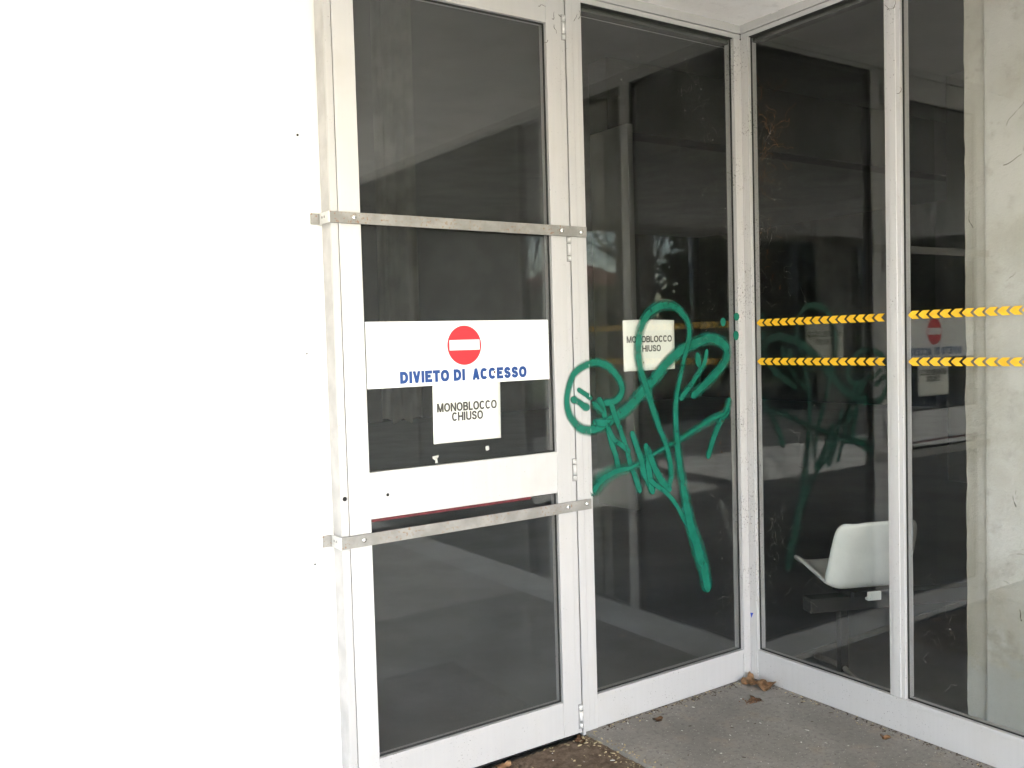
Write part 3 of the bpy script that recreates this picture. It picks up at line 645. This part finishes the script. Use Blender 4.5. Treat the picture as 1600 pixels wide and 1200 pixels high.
for l_ in (.13, -1.1):
    obj('leg', lbox(.04,.08,l_-.02,l_+.02,.03,.335), 'black_steel', ch)
    bm = bmesh.new(); add_tube(bm, [L(-.20,l_,.012), L(-.10,l_,.03), L(.06,l_,.05), L(.22,l_,.03), L(.32,l_,.012)], .013, 8); obj('foot', bm, 'grey_steel', ch, True)

# things deeper inside
cu = thing('hanging_curtain', (-.55, 2.2, 1.05), 'pale curtain length hanging in the dark hall behind the door glass', 'curtain')
bm = bmesh.new(); prev = None
for i in range(17):
    x = -.68 + .27*i/16; y = 2.2 + .03*math.sin(i*1.6)
    cur = [bm.verts.new((x, y, 1.05+.02*math.sin(i))), bm.verts.new((x+.012, y, 3.99))]
    if prev: bm.faces.new((prev[0], cur[0], cur[1], prev[1]))
    prev = cur
bmesh.ops.solidify(bm, geom=bm.faces[:], thickness=.004)
obj('cloth', bm, 'curtain_cloth', cu, True)
bm = box(-1.0, -.1, 2.15, 2.25, 3.9, 3.995); obj('track', bm, 'grey_steel', cu)
# ------------------------------------------------------------------ mat, leaves and litter
mt_ = thing('doormat', (-1.45, -.45, -.03), 'worn brown doormat sunk in the floor before the barred door', 'doormat')
bm = bmesh.new(); nx, ny = 70, 60; gg = []; r5 = random.Random(2)
for j in range(ny+1):
    gg.append([bm.verts.new((-1.955+1.028*i/nx, -.945+.94*j/ny, -.016 + r5.uniform(0,.005))) for i in range(nx+1)])
for j in range(ny):
    for i in range(nx): bm.faces.new((gg[j][i], gg[j][i+1], gg[j+1][i+1], gg[j+1][i]))
obj('pile', bm, 'mat_coir', mt_); obj('backing', box(-1.955, -.93, -.946, .02, -.06, -.018), 'rubber', mt_)

def leaf(name, x, y, z, size, rot, curl, mat, label, lobes=5, group='dry fallen leaves'):
    bm = bmesh.new(); rr = random.Random(hash((round(x*1000), round(y*1000))) & 0xffff)
    n = lobes*6; rim = []
    for k in range(n):
        a = 2*math.pi*k/n; rad = size*(.62 + .38*abs(math.cos(lobes*a/2))**.7)*rr.uniform(.88, 1.08)
        rim.append((a, rad))
    c0 = bm.verts.new((0,0,0)); rings = []
    for q in (.5, 1.0):
        ring = []
        for a, rad in rim:
            X, Y = rad*q*math.cos(a), rad*q*math.sin(a)*.8
            Z = curl*size*((X/size)**2*.9 + .25*math.sin(3*a)*q + .35*(Y/size)**2)
            ring.append(bm.verts.new((X, Y, Z)))
        rings.append(ring)
    for k in range(n):
        bm.faces.new((c0, rings[0][k], rings[0][(k+1)%n])); bm.faces.new((rings[0][k], rings[1][k], rings[1][(k+1)%n], rings[0][(k+1)%n]))
    bm.transform(Matrix.Rotation(rot, 4, 'Z')); 
    mz = min(v.co.z for v in bm.verts); bm.transform(Matrix.Translation((x, y, z - mz + .0008)))
    bmesh.ops.solidify(bm, geom=bm.faces[:], thickness=.0008)
    return tag(obj(name, bm, mat, None, True), label, 'leaf', group)
leaf('dry_leaf', -.075, -.06, 0, .05, .6, .75, 'leaf_dry', 'curled tan leaf in the corner at the post foot, nearer the door')
leaf('dry_leaf', -.055, -.125, 0, .056, 2.3, .8, 'leaf_dry', 'curled tan leaf in the corner under the chevron wall')
leaf('dry_leaf', -.63, -.085, 0, .026, .2, .15, 'leaf_brown', 'flat brown leaf on the concrete beside the fixed pane', 3)
leaf('dry_leaf', -.19, -.19, 0, .032, 1.2, .3, 'leaf_brown', 'crumpled brown leaf on the concrete in front of the corner', 4)
leaf('dry_leaf', -.085, -.72, 0, .024, 1.8, .4, 'leaf_dry', 'small tan leaf lying along the foot of the chevron wall', 4)
leaf('dry_leaf', -1.33, -.035, -.012, .036, .1, .4, 'leaf_dry', 'orange tan leaf tucked under the barred door', 4)
leaf('dry_leaf', -.985, -.035, -.012, .03, .9, .5, 'leaf_brown', 'dark brown leaf on the mat at the hinge side of the door', 4)

def litter(name, n, place, smin, smax, mat, flat, seed):
    bm = bmesh.new(); rr = random.Random(seed)
    for k in range(n):
        x, y, z = place(rr); s_ = rr.uniform(smin, smax)**1; a = rr.uniform(0, 6.28); el = rr.uniform(1, 3.2)
        m = rr.randint(4, 6)
        pts = []
        for i in range(m):
            b = 2*math.pi*i/m; X, Y = s_*el*math.cos(b)*rr.uniform(.6,1.1), s_*math.sin(b)*rr.uniform(.6,1.1)
            pts.append((x + X*math.cos(a)-Y*math.sin(a), y + X*math.sin(a)+Y*math.cos(a), z + .0006))
        add_poly(bm, pts, (0, 0, s_*flat*rr.uniform(.4, 1)))
    return tag(obj(name, bm, mat), kind='stuff')
def p_mat(r_): return (r_.uniform(-1.9, -.94), -.012 - .93*r_.random()**1.2, -.0125)
def p_edge(r_): y = -.01 - .8*r_.random()**1.3; return (r_.gauss(-.945, .03) if r_.random() < .75 else r_.uniform(-1.15, -.9), y, -.011 if True else 0)
def p_edge2(r_): y = -.02 - .6*r_.random(); x = r_.gauss(-.91, .014); return (max(x, -.92), y, 0)
def p_floor(r_): return (r_.uniform(-.92, -.03), r_.uniform(-1.3, -.01), 0)
def p_wall(r_):
    t_ = abs(r_.gauss(0, .022)) + .004
    return (r_.uniform(-.86, -.02), -t_, 0) if r_.random() < .5 else (-t_, r_.uniform(-1.2, -.02), 0)
litter('straw_litter', 230, p_edge, .0012, .0042, 'straw', .8, 1); litter('straw_litter', 60, p_edge2, .0012, .004, 'straw', .8, 21)
litter('straw_litter', 160, p_mat, .001, .0035, 'straw', .6, 2)
litter('mat_crumbs', 60, p_mat, .0012, .004, 'crumb_pale', .7, 3)
litter('floor_crumbs', 70, p_floor, .001, .0034, 'crumb_pale', .6, 4)
litter('floor_dirt', 38, p_floor, .001, .004, 'crumb_dark', .3, 5)
litter('corner_dirt', 420, p_wall, .0009, .0034, 'crumb_dark', .6, 6); litter('corner_litter', 130, p_wall, .0012, .0036, 'straw', .6, 8)
def p_heap(r_): a = r_.uniform(0, 6.28); q = abs(r_.gauss(0, .02)); return (-.205+q*math.cos(a)*1.3, -.185+q*math.sin(a), 0)
litter('corner_dirt', 60, p_heap, .0012, .005, 'leaf_brown', .8, 9)

# ------------------------------------------------------------------ cobwebs and dirt on the panes
def webs(name, specs, plane, mat, seed, r_=.00018):
    bm = bmesh.new(); rr = random.Random(seed)
    for u, z, du, dz, n, ln in specs:
        for k in range(int(n*1.7)):
            a = math.atan2(dz, du) + rr.gauss(0, .8); m = rr.randint(5, 10); st = ln*.55/m*rr.uniform(.4, 1.2)
            pts = [(u + rr.gauss(0, .035), z + rr.gauss(0, .10))]
            for i in range(m):
                a += rr.gauss(0, .6); pts.append((pts[-1][0]+st*math.cos(a), pts[-1][1]+st*math.sin(a)))
            P3 = [(GLA-.0012-rr.random()*.003, q[0], q[1]) if plane == 'B' else (q[0], GLA-.0012-rr.random()*.003, q[1]) for q in pts]
            if all(((-.68 < q[0] < -.045) or (-1.38 < q[0] < -.75)) if plane == 'B' else -.86 < q[0] < -.05 for q in pts) and all(.14 < q[1] < 2.76 for q in pts):
                add_tube(bm, P3, r_*rr.uniform(.5, 1.3), 3)
                if rr.random() < .2:
                    c = P3[rr.randint(0, m)]; s_ = rr.uniform(.0006, .0016); add_box(bm, c[0]-.0006, c[0]+.0006, c[1]-s_, c[1]+s_, c[2]-s_, c[2]+s_)
    return tag(obj(name, bm, mat), kind='stuff')
webs('cobweb_threads', [(-.11,2.22,-1,.3,16,.16), (-.14,2.12,-1,-.4,10,.14), (-.09,1.9,-1,.1,10,.12), (-.2,1.75,0,-1,6,.16), (-.12,.65,-.3,-1,12,.14), (-.1,.45,-1,0,8,.1), (-.3,.5,-1,.3,5,.16), (-.25,1.1,-.5,-1,5,.15), (-.85,.55,-.2,1,4,.12), (-.88,.32,-.2,1,5,.1), (-.95,1.64,-1,.5,5,.07)], 'B', 'web', 31)
webs('rusty_root_threads', [(-.09,2.20,-1,.25,11,.22), (-.12,2.30,-1,.6,7,.22), (-.17,2.34,-.6,1,5,.16), (-.08,1.87,-1,.1,6,.09)], 'B', 'rust_web', 32, .0004)
webs('cobweb_threads', [(-.62,2.66,.1,-1,8,.09), (-.3,2.62,0,-1,8,.09), (-.2,2.45,-.6,-.4,8,.12), (-.14,2.1,-.2,-1,8,.12), (-.12,.62,-.3,-1,10,.10), (-.1,.4,-.3,-1,9,.12), (-.15,.27,-1,.4,6,.12), (-.13,1.3,-.4,-.8,5,.05), (-.2,1.62,-.5,.5,14,.05), (-.3,2.25,-.5,-.5,5,.08), (-.17,.85,-.2,-1,5,.1)], 'A', 'web', 33)
webs('rusty_root_threads', [(-.1,1.13,-.6,-.5,5,.035)], 'A', 'rust_web', 34, .0005)

# dirt nests on the frame heads
bm = bmesh.new(); r6 = random.Random(8)
for (x, y, z, dx, dz) in ((-.992,-.001,2.66,.01,-.05), (-1.0,-.001,2.68,.03,0), (-.97,-.001,2.70,.02,-.02), (-.9,-.001,2.688,.03,.015), (-.877,-.001,2.70,.02,.02), (-1.022,-.001,2.60,0,-.03), (-1.06,-.001,2.715,.05,-.03)):
    squiggle(bm, (x, y, z), (dx, 0, dz), 6, .006, .0011, (.8, 0, .8), r6)
for (x, y, z, dy, dz) in ((-.0042,-.69,2.69,-.03,-.03), (-.0042,-.70,2.668,-.03,.0), (-.0042,-.725,2.665,-.01,.03), (-.0042,-.735,2.36,-.01,-.02)):
    squiggle(bm, (x, y, z), (0, dy, dz), 6, .006, .0011, (0, .8, .8), r6)
tag(obj('dirt_nests', bm, 'crumb_dark'), kind='stuff')

# ------------------------------------------------------------------ grounds behind the camera (seen doubly mirrored in the glass)
def limb(bm, p, d, ln, r_, depth, rr):
    pts = [p]; n = 4
    for i in range(n):
        d = (d + Vector((rr.gauss(0,.16), rr.gauss(0,.16), rr.gauss(.05,.1)))).normalized(); pts.append(pts[-1] + d*ln/n)
    add_tube(bm, pts, [r_*(1-.55*i/n) for i in range(n+1)], 5 if depth > 1 else 3)
    if depth == 0: return
    for k in range(3 if depth > 1 else 4):
        q = pts[rr.randint(1, n)]; nd = (d*.6 + Vector((rr.gauss(0,.6), rr.gauss(0,.6), rr.uniform(-.1,.6)))).normalized()
        limb(bm, q, nd, ln*rr.uniform(.5,.75), r_*.45, depth-1, rr)
def bare_tree(x, y, h, mat, label, seed):
    rr = random.Random(seed); t_ = thing('bare_tree', (x, y, -.1), label, 'tree', 'trees across the lawn')
    bm = bmesh.new(); pts = [Vector((x, y, -.1))]
    for i in range(6): pts.append(pts[-1] + Vector((rr.gauss(0,.06)*h/6, rr.gauss(0,.06)*h/6, h/6)))
    add_tube(bm, pts, [h*.022*(1-.8*i/6) for i in range(7)], 8); obj('trunk', bm, mat, t_, True)
    bm = bmesh.new()
    for k in range(16):
        i = rr.uniform(1.6, 5.9); q = pts[int(i)].lerp(pts[min(6, int(i)+1)], i % 1); a = rr.uniform(0, 6.28)
        limb(bm, q, Vector((math.cos(a), math.sin(a), rr.uniform(.3,1.1))).normalized(), h*.32*(1.15-i/8), h*.008, 2, rr)
    obj('branches', bm, mat, t_)
bare_tree(-16.8, -13.3, 8, 'bark_pale', 'pale barked bare tree standing behind the low wall', 1)
bare_tree(-18.2, -11.9, 7, 'bark_pale', 'smaller pale bare tree at the edge of the lawn', 2)
bare_tree(-17.6, -20.2, 9, 'bark', 'dark bare tree beside the evergreen', 3)
bare_tree(-21.5, -33.0, 9, 'bark', 'dark bare tree beside the red roofed house', 4)
bare_tree(-24, -14, 11, 'bark', 'tall dark bare tree at the far edge of the lawn', 5)
def evergreen(x, y, h, rad, label, seed):
    rr = random.Random(seed); t_ = thing('evergreen_tree', (x, y, -.1), label, 'tree', 'trees across the lawn')
    bm = bmesh.new(); add_tube(bm, [(x, y, -.1), (x, y, h*.9)], [.22, .04], 8); obj('trunk', bm, 'bark', t_)
    bm = bmesh.new()
    for k in range(520):
        zz = rr.uniform(.04, 1)**.9; a = rr.uniform(0, 6.28); q = rad*(1.02-zz**1.6)*rr.uniform(.45, 1.05)
        c = Vector((x+q*math.cos(a), y+q*math.sin(a), zz*h))
        for j in range(20):
            p = c + Vector((rr.gauss(0,.24), rr.gauss(0,.24), rr.gauss(0,.2))); u = Vector((rr.gauss(0,1), rr.gauss(0,1), rr.gauss(0,.6))).normalized()*.20; v = u.orthogonal().normalized()*.10
            bm.faces.new([bm.verts.new(p+s*u+t2*v) for s, t2 in ((-1,0),(0,-1),(1,0),(0,1))])
    obj('crown', bm, 'needles', t_)
evergreen(-16.0, -14.95, 8.2, 1.7, 'broad dark evergreen standing across the lawn', 1)
evergreen(-20.5, -10.2, 7.5, 2.4, 'dark evergreen beyond the pale bare trees', 2)
evergreen(-23.5, -17.5, 9, 3.0, 'tall dark evergreen at the back of the grounds', 3)
evergreen(-27.5, -22.5, 8.5, 3.0, 'rear dark evergreen near the red roofed house', 4)

hs = thing('red_roofed_house', (-31, -40, -.1), 'tan house with a red tiled hip roof beyond the lawn', 'house')
bm = box(-5, 5, -3.5, 3.5, 0, 4.6); rt = Matrix.Translation((-31.5, -40.5, -.1)) @ Matrix.Rotation(R(40), 4, 'Z'); bm.transform(rt); obj('wall', bm, 'house_wall', hs)
bm = bmesh.new(); v = [bm.verts.new(p) for p in ((-5.5,-4,4.6),(5.5,-4,4.6),(5.5,4,4.6),(-5.5,4,4.6),(-2.2,0,6.2),(2.2,0,6.2))]
for f in ((0,1,5,4),(1,2,5),(2,3,4,5),(3,0,4),(3,2,1,0)): bm.faces.new([v[i] for i in f])
bm.transform(rt); obj('roof', bm, 'roof_tile', hs)
for k in range(4):
    bm = box(-4+2.3*k, -3+2.3*k, 3.5, 3.56, 2.4, 3.8); bm.transform(rt); obj('window', bm, 'shutter_dark', hs)
    bm = box(5, 5.06, -3+1.6*k, -2.2+1.6*k, 2.4, 3.8); bm.transform(rt); obj('window', bm, 'shutter_dark', hs)
fn = thing('picket_fence', (-9.2, -11.9, -.1), 'tan wooden picket fence along the lawn', 'fence')
d0 = Vector((-8.2, -12.6, -.1)); dv = Vector((-.76, .64, 0)).normalized(); rotf = math.atan2(dv.y, dv.x)
for z0 in (.35, 1.25):
    bm = box(0, 2.6, -.02, .02, z0, z0+.08); bm.transform(Matrix.Translation(d0) @ Matrix.Rotation(rotf, 4, 'Z')); obj('rail', bm, 'fence_wood', fn)
pm = bpy.data.meshes.new('picket'); bm = box(-.045, .045, .021, .045, .05, 1.6); bm.transform(Matrix.Rotation(rotf, 4, 'Z')); bm.to_mesh(pm); bm.free(); pm.materials.append(M['fence_wood'])
for k in range(18):
    o = bpy.data.objects.new('picket', pm); C.objects.link(o); o.parent = fn; o.location = d0 + dv*(.1+.14*k) - WL[fn]
lp = thing('lamp_pole', (-11.1, -11.4, -.1), 'slim grey lamp pole standing on the lawn', 'lamp post')
bm = bmesh.new(); add_tube(bm, [(-11.1,-11.4,-.1), (-11.1,-11.4,4.8)], [.05, .035], 10); obj('pole', bm, 'pole_metal', lp, True)
bm = box(-11.25, -10.75, -11.5, -11.3, 4.8, 4.92, .02); obj('lamp_head', bm, 'pole_metal', lp)
lw = thing('low_wall', (-8, -9.4, -.1), 'low grey stone wall between forecourt and lawn', 'wall')
xk = -24.0
r7 = random.Random(4); k = 0
while xk < -3:
    wd = r7.uniform(.5, .9)
    obj('stone', box(xk, xk+wd-.012, -9.95-r7.uniform(0,.03), -9.66+r7.uniform(0,.02), -.1, .5+r7.uniform(-.02,.02), .02), 'low_wall_stone', lw); xk += wd
